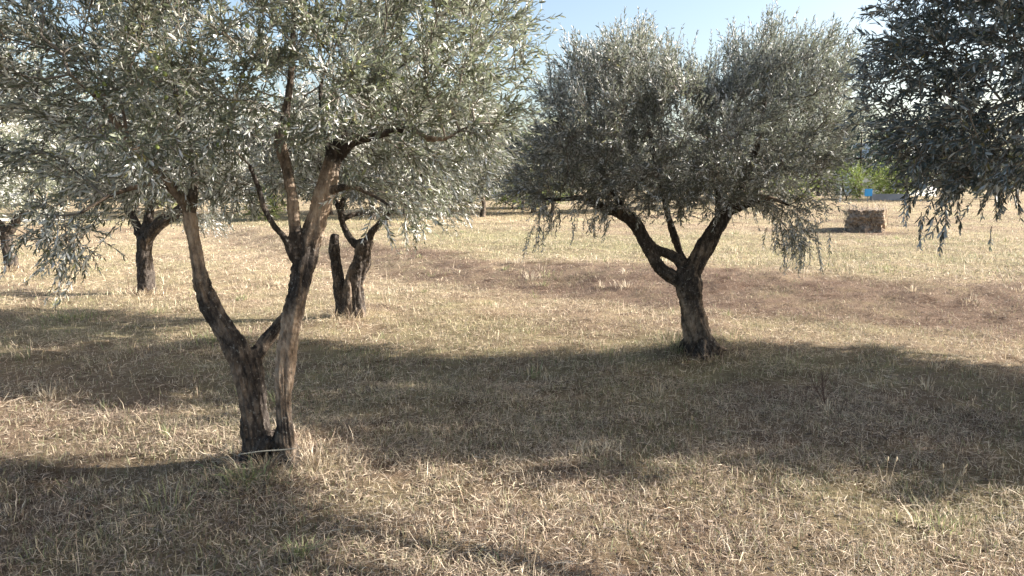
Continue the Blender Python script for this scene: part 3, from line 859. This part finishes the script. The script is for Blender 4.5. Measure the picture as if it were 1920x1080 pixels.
for l in L4[3:]: R4 += [np.array(q[:3]) for q in smooth_line(l, 0.14)[3:]]
B4 = [blob(700, 270, Y4 - .2, 1.15, 1.45, .75), blob(830, 300, Y4 - .2, .75, 1.2, .60), blob(560, 280, Y4, .8, .8, .6), blob(860, 400, Y4 - .1, .25, .3, .18, .05)]
make_tree('pruned olive tree with two blunt dark stems set behind the foreground tree', 'olive tree', b4, L4, R4, B4, 1300, 3600, leaf=(0.058, 0.0150), shoot=(.14, .3), seed=4, voxel=0.014, amp=.9, gap=-.1,
          hexa=False, excl=[((at(610, 500, Y4)[0], Y4 - 1, .0), (at(720, 500, Y4)[0], Y4 + 1, at(640, 405, Y4)[2]))])

# ---- straight-trunk olive tree, left
b5 = gbase(275, 550); Y5 = b5[1]
L5 = [limb(Y5, [(277, 562, 26), (276, 545, 18), (274, 510, 14.5), (271, 475, 14), (272, 448, 15)], .05),
      limb(Y5, [(272, 455, 13), (288, 432, 12), (310, 412, 11, 0, .3), (335, 396, 9), (360, 360, 7), (390, 310, 5)], .05),
      limb(Y5, [(270, 455, 11), (258, 425, 8, .05), (240, 390, 7, .1), (215, 340, 5, .1)], .0),
      limb(Y5, [(272, 450, 10), (280, 400, 8, .1), (290, 340, 6, .2), (290, 280, 4, .2)], .0)]
R5 = []
for l in L5[1:]: R5 += [np.array(q[:3]) for q in smooth_line(l, 0.16)[3:]]
B5 = [blob(310, 270, Y5, 1.2, 1.1, .85), blob(400, 340, Y5, .65, .8, .45), blob(210, 320, Y5, .6, .7, .5), blob(380, 415, Y5, .4, .4, .16, .06)]
make_tree('olive tree with straight dark trunk seen left of the foreground stems', 'olive tree', b5, L5, R5, B5, 900, 2100, leaf=(0.066, 0.017), shoot=(.14, .3), seed=5, voxel=0.016, amp=.9, gap=-.1, hexa=False)

# ---- olive tree at the far left edge
b6 = gbase(22, 507); Y6 = b6[1]
L6 = [limb(Y6, [(26, 515, 18), (22, 500, 13), (16, 475, 10.5), (12, 450, 11), (10, 435, 13)], .05),
      limb(Y6, [(12, 440, 10), (30, 415, 8), (50, 385, 6), (70, 340, 4)], .0),
      limb(Y6, [(10, 440, 10), (-10, 410, 8), (-40, 370, 5), (-60, 320, 4)], .0)]
R6 = []
for l in L6[1:]: R6 += [np.array(q[:3]) for q in smooth_line(l, 0.16)[3:]]
B6 = [blob(15, 290, Y6, 1.4, 1.2, 1.0), blob(60, 370, Y6, .6, .7, .4), blob(-40, 370, Y6, .7, .7, .4)]
make_tree('olive tree with short leaning trunk at the left edge of the photo', 'olive tree', b6, L6, R6, B6, 700, 1100, leaf=(0.070, 0.019), seed=6, voxel=0.02, amp=.9, gap=-.1, hexa=False, mat=M_LEAF_GREEN)

# ---- neighbours standing just outside the picture that shade it
def outside_tree(label, x, y, seed, r=1.5, zt=3.3, n=1500, leafm=None, blobs=None):
    b = np.array([x, y, h1(x, y)])
    L = [wl(b, [(0, 0, -.12, .2), (0, 0, .05, .14), (.02, .02, .5, .11), (.03, 0, .85, .12)])]
    for k in range(4):
        a = k * 1.57 + seed
        L.append(wl(b, [(.03, 0, .8, .09), (.35 * math.cos(a), .35 * math.sin(a), 1.25, .06), (.7 * r / 1.5 * math.cos(a), .7 * math.sin(a), 1.8, .04), (.85 * r / 1.5 * math.cos(a), .85 * math.sin(a), 2.5, .02)]))
    R = []
    for l in L[1:]: R += [np.array(q[:3]) for q in smooth_line(l, 0.16)[3:]]
    B = [[x, y, b[2] + (zt + 1.3) / 2, r, r, (zt - 1.3) / 2], [x, y, b[2] + 1.8, r * .95, r * .95, .5]] + (blobs or [])
    make_tree(label, 'olive tree', b, L, R, B, 900, n, leaf=(0.062, 0.017), seed=seed, voxel=0.024, amp=.8, gap=-.1, hexa=False, mat=leafm)
outside_tree('yellow green olive crown at left edge behind the foreground tree', -5.5, 6.6, 7, r=1.55, n=1900, leafm=M_LEAF_GREEN)
outside_tree('olive tree outside the right edge, whose shadow crosses the middle grass', 6.75, 5.85, 8, r=1.85, n=7500, blobs=[[5.9, 5.9, 2.6, 1.15, 1.35, .8]])
outside_tree('olive tree farthest outside the right edge, in the row of the middle tree', 11.3, 4.2, 9, r=1.8, n=4500)

# ---------------------------------------------------------------- olives on the foreground tree
m_olive = plain('green_olive', (0.22, 0.27, 0.07), (0.15, 0.2, 0.05), 30, .35, .05)
def olive_mesh():
    V, T = [], []
    n, k = 6, 8
    V.append((0, 0, .011))
    for i in range(1, n):
        a = math.pi * i / n
        for j in range(k):
            V.append((.0078 * math.sin(a) * math.cos(j * 2 * math.pi / k), .0078 * math.sin(a) * math.sin(j * 2 * math.pi / k), .011 * math.cos(a)))
    V.append((0, 0, -.011))
    Q = []
    for j in range(k):
        T.append((0, 1 + j, 1 + (j + 1) % k)); T.append((len(V) - 1, 1 + (n - 2) * k + (j + 1) % k, 1 + (n - 2) * k + j))
    for i in range(n - 2):
        for j in range(k):
            a = 1 + i * k + j; b = 1 + i * k + (j + 1) % k
            Q.append((a, a + k, b + k, b))
    return V, Q, T
V, Q, T = olive_mesh()
ol = add_mesh('olive', V, Q, T, m_olive, T1, smooth=True)
cand = np.where((path1[:, 2, 1] < Y1 - 0.45))[0]
front = RNG.choice(cand, min(80, len(cand)), replace=False)
for c, i in enumerate(front):
    o = ol if c == 0 else ol.copy()
    if c: col.objects.link(o); o.parent = T1
    P = path1[i, 2] + RNG.normal(0, .008, 3) - np.array([0, 0, .014]) - b1
    o.location = tuple(P); o.scale = (1.15,) * 3
    o.rotation_euler = (random.uniform(-.6, .6), random.uniform(-.6, .6), 0)

# ---------------------------------------------------------------- background trees
def far_tree(label, b, h, r, seed, mat, n=260, leaf=(.16, .06), name='olive_tree', trunk_h=.9, cat='olive tree', group=None, tr=.14):
    b = np.array(b, float)
    L = [wl(b, [(0, 0, -.2, tr * 1.6), (0, 0, .1, tr), (.05, .0, trunk_h * .6, tr * .8), (0, 0, trunk_h, tr * .85)])]
    for k in range(3):
        a = k * 2.1 + seed
        L.append(wl(b, [(0, 0, trunk_h * .95, tr * .6), (.4 * r * math.cos(a), .4 * r * math.sin(a), trunk_h + .3 * (h - trunk_h), max(.05, tr * .4)), (.55 * r * math.cos(a), .55 * r * math.sin(a), trunk_h + .65 * (h - trunk_h), max(.04, tr * .3))]))
    R = []
    for l in L[1:]: R += [np.array(q[:3]) for q in smooth_line(l, 0.4)[1:]]
    hz = (h - trunk_h) / 2
    B = [[b[0], b[1], b[2] + h - hz, r, r, hz], [b[0] + r * .3, b[1] - r * .2, b[2] + trunk_h + hz * .7, r * .75, r * .75, hz * .6], [b[0] - r * .4, b[1], b[2] + h - hz * .8, r * .6, r * .6, hz * .7]]
    return make_tree(label, cat, b, L, R, B, 260, n, leaf=leaf, shoot=(.35, .8), seed=seed, voxel=0.022, amp=.5, gap=-.15, hexa=False, mat=mat, name=name, lps=.07, group=group, thin=2.5, up=.5, ring=4)[0]

def copy_tree(src, loc, rz, sc, label, group=None):
    r = src.copy(); col.objects.link(r)
    r.location = loc; r.rotation_euler = (0, 0, rz); r.scale = (sc[0], sc[0], sc[1])
    r['label'] = label
    if group: r['group'] = group
    for ch in src.children:
        c = ch.copy(); col.objects.link(c); c.parent = r
    return r

def gxy(px, d):
    x = (px - 960) / F_PX * d
    return (x, d, h1(x, d))

GRP = 'olive trees in the far row across the field'
fp = [far_tree('dark far olive tree with visible trunk, between the two main crowns', gxy(905, 33), 4.1, 2.6, 11, M_LEAF_FAR, 800, group=GRP),
      far_tree('far olive tree seen under the crown of the left straight-trunk tree', gxy(400, 34), 3.8, 2.5, 12, M_LEAF_FAR, 750, group=GRP)]
far_spots = [(1035, 36, 'far olive tree just right of the far trunk, under the middle crown'), (1140, 38, 'far olive tree seen through the left half of the middle crown'),
             (760, 37, 'far olive tree left of the far trunk, behind the hanging leaves'), (620, 35, 'far olive tree seen between the foreground stem and the pruned tree'),
             (500, 39, 'far olive tree framed by the two foreground stems'), (260, 37, 'far olive tree behind the straight dark trunk on the left'), (120, 33, 'far olive tree left of the straight dark trunk, above the pale road'),
             (1290, 40, 'far olive tree hidden behind the middle of the silver crown'), (1420, 42, 'far olive tree behind the right half of the silver crown'), (1790, 44, 'far olive tree under the dark crown at the right edge'),
             (1900, 46, 'far olive tree at the right edge, seen under the dark crown'), (-10, 36, 'far olive tree behind the leaning trunk at the left edge')]
far_spots += [(700, 31, 'far olive tree seen between the pruned tree and the far trunk'), (1000, 39, 'far olive tree behind the left fringe of the middle crown'), (830, 41, 'far olive tree left of and behind the far trunk'), (980, 43, 'farthest dark olive tree right behind the far trunk')]
for i, (px, d, lab) in enumerate(far_spots):
    s = fp[i % 2]
    copy_tree(s, gxy(px, d), random.uniform(0, 6.28), (random.uniform(.85, 1.15), random.uniform(.85, 1.12)), lab, GRP)
pine = far_tree('rounded dark blue green tree between the silver crown and the dark right crown', gxy(1605, 52), 6.2, 2.7, 21, M_LEAF_PINE, 900, leaf=(.2, .05), name='pine_tree', trunk_h=1.2, cat='tree', tr=.2)
copy_tree(pine, gxy(1690, 60), 1.3, (1.1, .85), 'dark tree partly hidden by the left fringe of the right crown')
copy_tree(pine, gxy(1530, 62), 2.3, (1.0, .72), 'dark tree behind the right edge of the silver crown')
bush = far_tree('bright green shrub beside the blue sign at the end of the field', gxy(1582, 43), 1.9, 1.0, 31, M_LEAF_BUSH, 260, leaf=(.12, .05), name='shrub', trunk_h=.25, cat='shrub', tr=.05)
for px, d, sc, lab in [(1700, 47, (1.6, 1.1), 'green shrub behind the low grey wall'), (1660, 50, (1.4, .9), 'green shrub standing over the middle of the low grey wall'), (960, 46, (1.8, .9), 'low green shrub in the gap just right of the far trunk'),
                       (850, 44, (1.5, .8), 'low green shrub left of the far trunk'), (500, 30, (.9, .55), 'yellow green shrub framed between the foreground stems'), (1010, 48, (1.5, .8), 'low green shrub under the left fringe of the middle crown'),
                       (300, 46, (1.8, .9), 'low green shrub behind the straight dark trunk'), (1460, 47, (2.0, 1.0), 'green shrub behind the hanging right fringe of the silver crown')]:
    copy_tree(bush, gxy(px, d), random.uniform(0, 6), sc, lab)

def far_wood():
    P, S = [], []
    for k in range(95):
        px = RNG.uniform(-500, 2500); d = RNG.uniform(74, 100)
        x, y, z = gxy(px, d)
        h = RNG.uniform(3.4, 6.5); r = RNG.uniform(1.8, 3.6)
        n = 900
        v = unit(RNG.normal(size=(n, 3))) * (RNG.random((n, 1)) ** .4) * np.array([r, r, h / 2])
        v += .35 * r * np.stack([vnoise(v * .9 + k, 1), vnoise(v * .9 + k, 2), vnoise(v * .9 + k, 3)], 1)
        P.append(v + [x, y, z + h * .52])
    P = np.concatenate(P); n = len(P)
    d = unit(RNG.normal(size=(n, 3))); nm = unit(np.cross(d, RNG.normal(size=(n, 3))))
    V, k = leaf_verts(P, d, nm, RNG.uniform(.3, .7, n), RNG.uniform(.15, .35, n), False)
    b = np.arange(n) * 4
    o = add_mesh('far_wood', V, np.stack([b, b + 1, b + 2, b + 3], 1), mat=M_LEAF_FAR, attrs={'rnd': np.repeat(RNG.random(n), 4)})
    tag(o, 'dark far off wood closing the horizon behind the olive field', 'wood', kind='stuff')
far_wood()

# ---------------------------------------------------------------- small things far away
import bmesh
def box_obj(name, size, loc, mat, parent=None, bevel=0.0, rz=0):
    bm = bmesh.new(); bmesh.ops.create_cube(bm, size=1)
    bmesh.ops.scale(bm, vec=size, verts=bm.verts)
    if bevel: bmesh.ops.bevel(bm, geom=bm.edges[:], offset=bevel, segments=2, affect='EDGES')
    me = bpy.data.meshes.new(name); bm.to_mesh(me); bm.free(); me.materials.append(mat)
    o = bpy.data.objects.new(name, me); col.objects.link(o); o.location = loc; o.rotation_euler = (0, 0, rz)
    if parent: o.parent = parent
    return o

# straw bale with weeds against it
m_bale = plain('bale_straw', (0.34, 0.26, 0.19), (0.13, 0.10, 0.075), 14, .95, 1)
bb = gbase(1655, 436)
bm = bmesh.new(); bmesh.ops.create_cube(bm, size=1)
bmesh.ops.scale(bm, vec=(0.95, 2.2, .68), verts=bm.verts)
bmesh.ops.subdivide_edges(bm, edges=bm.edges[:], cuts=22, use_grid_fill=True)
P = np.array([v.co[:] for v in bm.verts]); nz = fbm(P * 4, 5, 3); nz2 = fbm(P * 22, 6, 2)
for v, a, b_ in zip(bm.verts, nz, nz2):
    v.co += v.co.normalized() * (a * .22 + b_ * .06)
bm.normal_update()
me = bpy.data.meshes.new('straw_bale'); bm.to_mesh(me); bm.free(); me.materials.append(m_bale)
bale = empty('straw_bale', (bb[0], bb[1] + 1.1, bb[2])); tag(bale, 'old brown straw bale standing alone in the field with a shadow to its left', 'straw bale')
o = bpy.data.objects.new('bale_body', me); col.objects.link(o); o.parent = bale; o.location = (0, 0, .33); o.rotation_euler = (0, 0, -.46)
def fringe(name, n, c, rx, ry, l0, l1, w, cols, parent, tilt=.3, zf=None):
    pos = np.stack([c[0] + RNG.uniform(-rx, rx, n), c[1] + RNG.uniform(-ry, ry, n), np.full(n, c[2])], 1)
    if zf is not None: pos[:, 2] += RNG.uniform(0, zf, n)
    return pos, RNG.uniform(l0, l1, n), RNG.uniform(w * .6, w, n), np.abs(RNG.normal(tilt, .3, n)), RNG.uniform(0, 6.28, n), RNG.uniform(0, .7, n), cols[RNG.integers(0, len(cols), n)] * RNG.uniform(.7, 1.2, (n, 1))
a = fringe('f', 1300, (0, 0, 0), .60, 1.15, .10, .42, .014, np.array([STRAW, BROWN, PALE * .8]), bale, zf=.65)
o = blades('straw_fringe', *a, 'x'); o.parent = bale; o.rotation_euler = (0, 0, -.46)
for k in ('label', 'category', 'kind'): del o[k]

TUFTS = []
def tuft(px, py, n, r, l0, l1, w, colsarr, tilt=.35, bend=.7):
    base = gbase(px, py)
    ang = RNG.uniform(0, 6.28, n); rad = np.abs(RNG.normal(0, r, n))
    x = base[0] + rad * np.cos(ang); y = base[1] + rad * np.sin(ang)
    pos = np.stack([x, y, H(x, y) - .005], 1)
    TUFTS.append((pos, RNG.uniform(l0, l1, n), RNG.uniform(w * .6, w, n), np.abs(RNG.normal(tilt, .28, n)), ang + RNG.normal(0, .7, n), RNG.uniform(0, bend, n),
                  colsarr[RNG.integers(0, len(colsarr), n)] * RNG.uniform(.7, 1.25, (n, 1))))
GP = np.array([GREEN * 1.5, GREEN * 1.1, STRAW]); DP = np.array([STRAW, PALE * .9, BROWN * 1.4, STRAW * .8])
tuft(500, 880, 420, .16, .06, .24, .004, DP, .8, .8)
tuft(455, 905, 240, .12, .05, .16, .008, GP, .7, 1.2)
tuft(590, 868, 220, .12, .05, .17, .004, DP, .6)
tuft(1330, 660, 420, .24, .05, .15, .007, np.array([BROWN * 1.3, STRAW * .8, BROWN]), .7)
tuft(1272, 655, 120, .1, .06, .22, .005, GP, .3)
tuft(655, 594, 350, .22, .05, .2, .008, DP, .6)
tuft(275, 552, 260, .22, .05, .2, .009, DP, .6)
tuft(20, 508, 260, .25, .05, .22, .012, DP, .6)
tuft(560, 1040, 60, .05, .05, .11, .006, np.array([GREEN * 1.8, GREEN * 1.3]), .5, 1.0)
tuft(1760, 990, 120, .09, .04, .10, .005, np.array([GREEN * 1.8, GREEN * 1.4, STRAW]), .4, .8)
tuft(130, 600, 200, .25, .04, .16, .010, np.array([GREEN * 1.3, GREEN]), .5, .9)
tuft(400, 640, 200, .3, .03, .12, .009, np.array([GREEN * 1.6, GREEN * 1.2]), .5, .9)
for _ in range(170):      # scattered tufts of the field
    x_, y_ = scatter(1, 2.4, 22, .75, .8); d_ = float(np.hypot(x_, y_)[0])
    if h1(float(x_[0]), float(y_[0])) is None: continue
    n_ = random.randint(14, 50); r_ = random.uniform(.02, .07) * (1 + d_ / 14)
    ang = RNG.uniform(0, 6.28, n_); rad = np.abs(RNG.normal(0, r_, n_))
    xx = x_[0] + rad * np.cos(ang); yy = y_[0] + rad * np.sin(ang)
    cs = GP * 1.1 if random.random() < .5 else np.array([PALE, STRAW, PALE * .8])
    TUFTS.append((np.stack([xx, yy, H(xx, yy) - .005], 1), RNG.uniform(.04, random.uniform(.08, .2), n_), RNG.uniform(.002, .004, n_) * (1 + d_ / 9), np.abs(RNG.normal(.3, .3, n_)), ang, RNG.uniform(0, .9, n_),
                  cs[RNG.integers(0, 3, n_)] * RNG.uniform(.7, 1.25, (n_, 1))))
blades('grass_tufts', *[np.concatenate([t[i] for t in TUFTS]) for i in range(7)], 'tangled dry and green tufts round the tree bases and across the field')

def weed(name, cat, label, px, py, h, nb, colr, thick=.0022, spread=.35, heads=False):
    """one stem with side stems, joined at the root"""
    base = gbase(px, py)
    V, Q = [], []
    def stem(p, d, l, r, depth):
        pts = [[*p, r, 0]]; dd = np.array(d, float)
        for k in range(4):
            dd = dd + RNG.normal(0, .10, 3); dd /= np.linalg.norm(dd)
            q = np.array(pts[-1][:3]) + dd * l / 4
            pts.append([*q, r * (1 - .18 * (k + 1)), 0])
        tube(np.array(pts), 5, V, Q)
        if heads:
            tube(np.array([[*(np.array(pts[-1][:3]) + dd * t * .03), rr, 0] for t, rr in ((0, .001), (.3, .004), (.7, .0045), (1, .001))]), 5, V, Q)
        if depth:
            for k in range(1, 4):
                for _ in range(2 if depth > 1 else 1):
                    nd = dd + RNG.normal(0, .55, 3); nd[2] = abs(nd[2]) + .2
                    stem(np.array(pts[k][:3]), nd / np.linalg.norm(nd), l * .4, r * .6, depth - 1)
    for _ in range(nb):
        stem(np.array([0, 0, -.02]), (random.gauss(0, spread), random.gauss(0, spread), 1), h * random.uniform(.75, 1.05), thick, 0 if heads else 2)
    q, t = qt(Q)
    o = add_mesh(name, np.concatenate(V), q, t, plain(name + '_stem', colr, tuple(c * .6 for c in colr), 30), smooth=True)
    o.location = tuple(float(v) for v in base)
    tag(o, label, cat)
weed('weed', 'weed', 'dark bare weed stalk standing right of the foreground trunk base', 610, 868, .26, 2, (.10, .085, .05))
weed('dry_weed', 'weed', 'dark reddish bare weed standing in the shade right of the middle tree', 1548, 762, .34, 3, (.11, .06, .045), .0028, .25)
weed('seedling', 'weed', 'small branching brown weed left of the straight dark trunk', 243, 540, .25, 1, (.14, .09, .06), .004)
weed('grass_stalk', 'grass stalk', 'single tall pale stalk in the shade near the right edge', 1895, 778, .40, 1, (.6, .5, .34), .003, .03, True)
weed('grass_stalk', 'grass stalk', 'single tall dry stalk in sunny grass below the middle tree', 1293, 850, .24, 1, (.55, .42, .25), .0018, .05, True)
weed('grass_stalk', 'grass stalk', 'pair of pale dry stalks in the lower right grass', 1665, 925, .22, 2, (.62, .5, .34), .0018, .12, True)
weed('grass_stalk', 'grass stalk', 'forked pale dry stalks right of the pale pair, lower right', 1780, 935, .22, 3, (.62, .5, .34), .0018, .3, True)
weed('grass_stalk', 'grass stalk', 'thin pale stalk standing in the shade left of the middle tree', 893, 712, .36, 1, (.5, .42, .3), .002, .05, True)

# thin pale stick lying across the trunk base
m_stick = plain('dry_cane', (0.62, 0.55, 0.42), (0.42, 0.36, 0.27), 40, .6)
sp = [[*at(447, 852, Y1 - .24), .0018, 0], [*at(490, 846, Y1 - .24), .0034, 0], [*at(520, 844, Y1 - .24), .0038, 0], [*at(556, 841, Y1 - .24), .003, 0]]
V, Q = [], []; tube(smooth_line(sp, .02), 8, V, Q); q, t = qt(Q)
o = add_mesh('stick', np.concatenate(V), q, t, m_stick, smooth=True, origin=at(500, 846, Y1 - .24))
tag(o, 'thin pale dry cane lying across the foot of the foreground trunk', 'stick')

# blue sign, wall, posts, building
m_blue = plain('blue_paint', (0.03, 0.32, 0.72), (0.03, 0.27, 0.62), 6, .4, .05)
m_metal = plain('grey_metal', (0.3, 0.3, 0.3), (0.2, 0.2, 0.2), 10, .5, .1)
m_conc = plain('concrete', (0.36, 0.36, 0.38), (0.26, 0.26, 0.27), 2, .9)
m_white = plain('white_render', (0.82, 0.82, 0.80), (0.74, 0.74, 0.72), 1, .8, .1)
m_roof = plain('pale_roof_sheet', (0.72, 0.73, 0.74), (0.6, 0.6, 0.62), 3, .4, .1)
m_glass = plain('dark_glass', (0.04, 0.05, 0.06), (0.03, 0.04, 0.05), 3, .1, 0)
g = gxy(1623, 41)
sg = empty('sign', g); tag(sg, 'small blue sign on a short post at the far end of the field', 'sign')
zc = at(1623, 361, 41)[2] - g[2]
box_obj('sign_panel', (.42, .03, .40), (0, 0, zc), m_blue, sg, .01)
box_obj('post', (.05, .05, zc - .1), (0, .045, (zc - .1) / 2), m_metal, sg, .005)
g = gxy(1571, 39)
pz = at(1571, 350, 39)[2] - g[2]
o = box_obj('post', (.09, .09, max(.5, pz)), (g[0], g[1], g[2] + max(.5, pz) / 2 - .05), m_white, None, .02); o.name = 'fence_post'
tag(o, 'short white post left of the blue sign', 'post')
g = gxy(1662, 44); zt = at(1660, 364, 44)[2]
o = box_obj('low_wall', (2.2, .25, max(.35, zt - g[2]) + .2), (g[0], g[1], g[2] + max(.35, zt - g[2]) / 2 - .1), m_conc, None, .02); tag(o, 'low grey wall right of the blue sign', 'wall')
# white farm building
g = gxy(1652, 70)
bd = empty('farm_building', g); tag(bd, 'white farm building behind the far trees, seen through the right crown', 'building')
w_, dp, hw, hr = 7.0, 5.0, 3.4, 4.6
V = [(-w_ / 2, -dp / 2, -.3), (w_ / 2, -dp / 2, -.3), (w_ / 2, dp / 2, -.3), (-w_ / 2, dp / 2, -.3), (-w_ / 2, -dp / 2, hw), (w_ / 2, -dp / 2, hw), (w_ / 2, dp / 2, hw), (-w_ / 2, dp / 2, hw), (-w_ / 2, 0, hr), (w_ / 2, 0, hr)]
add_mesh('wall', V, [(0, 1, 5, 4), (1, 2, 6, 5), (2, 3, 7, 6), (3, 0, 4, 7)], [(4, 7, 8), (5, 9, 6)], m_white, bd)
e = .4
V = []
for s in (-1, 1):
    for (x, t) in ((-w_ / 2 - e, 0), (w_ / 2 + e, 0)):
        V += [(x, s * (dp / 2 + e), hw - .2 + .03), (x, s * (dp / 2 + e), hw - .2 + .18)]
for x in (-w_ / 2 - e, w_ / 2 + e): V += [(x, 0, hr + .03), (x, 0, hr + .2)]
Q = [(1, 3, 11, 9), (5, 9, 11, 7), (0, 8, 10, 2), (4, 6, 10, 8), (0, 2, 3, 1), (4, 5, 7, 6), (0, 1, 9, 8), (4, 8, 9, 5), (2, 10, 11, 3), (6, 7, 11, 10)]
add_mesh('roof', V, Q, None, m_roof, bd)
for x in (-2, 0, 2): box_obj('window', (1.0, .12, 1.2), (x, -dp / 2 - .02, 1.9), m_glass, bd, .01)

# pale road at the far left
m_road = plain('pale_gravel', (0.62, 0.60, 0.55), (0.5, 0.47, 0.42), 1.5, .95)
xs = np.linspace(-60, -16, 90)
yc = 30.5 + (xs + 60) * -.02
V = []
for x, y in zip(xs, yc):
    w = 1.3 if x < -20 else 1.3 * max(.05, (-16 - x) / 4)
    for s in (-1, 0, 1): V.append((x, y + s * w, h1(x, y + s * w) + .03))
V = np.array(V); n = len(xs)
Q = []
for i in range(n - 1):
    for k in (0, 1): Q.append((i * 3 + k, (i + 1) * 3 + k, (i + 1) * 3 + k + 1, i * 3 + k + 1))
o = add_mesh('road', V, Q, None, m_road); tag(o, 'pale gravel track crossing the far left field', 'road', kind='structure')
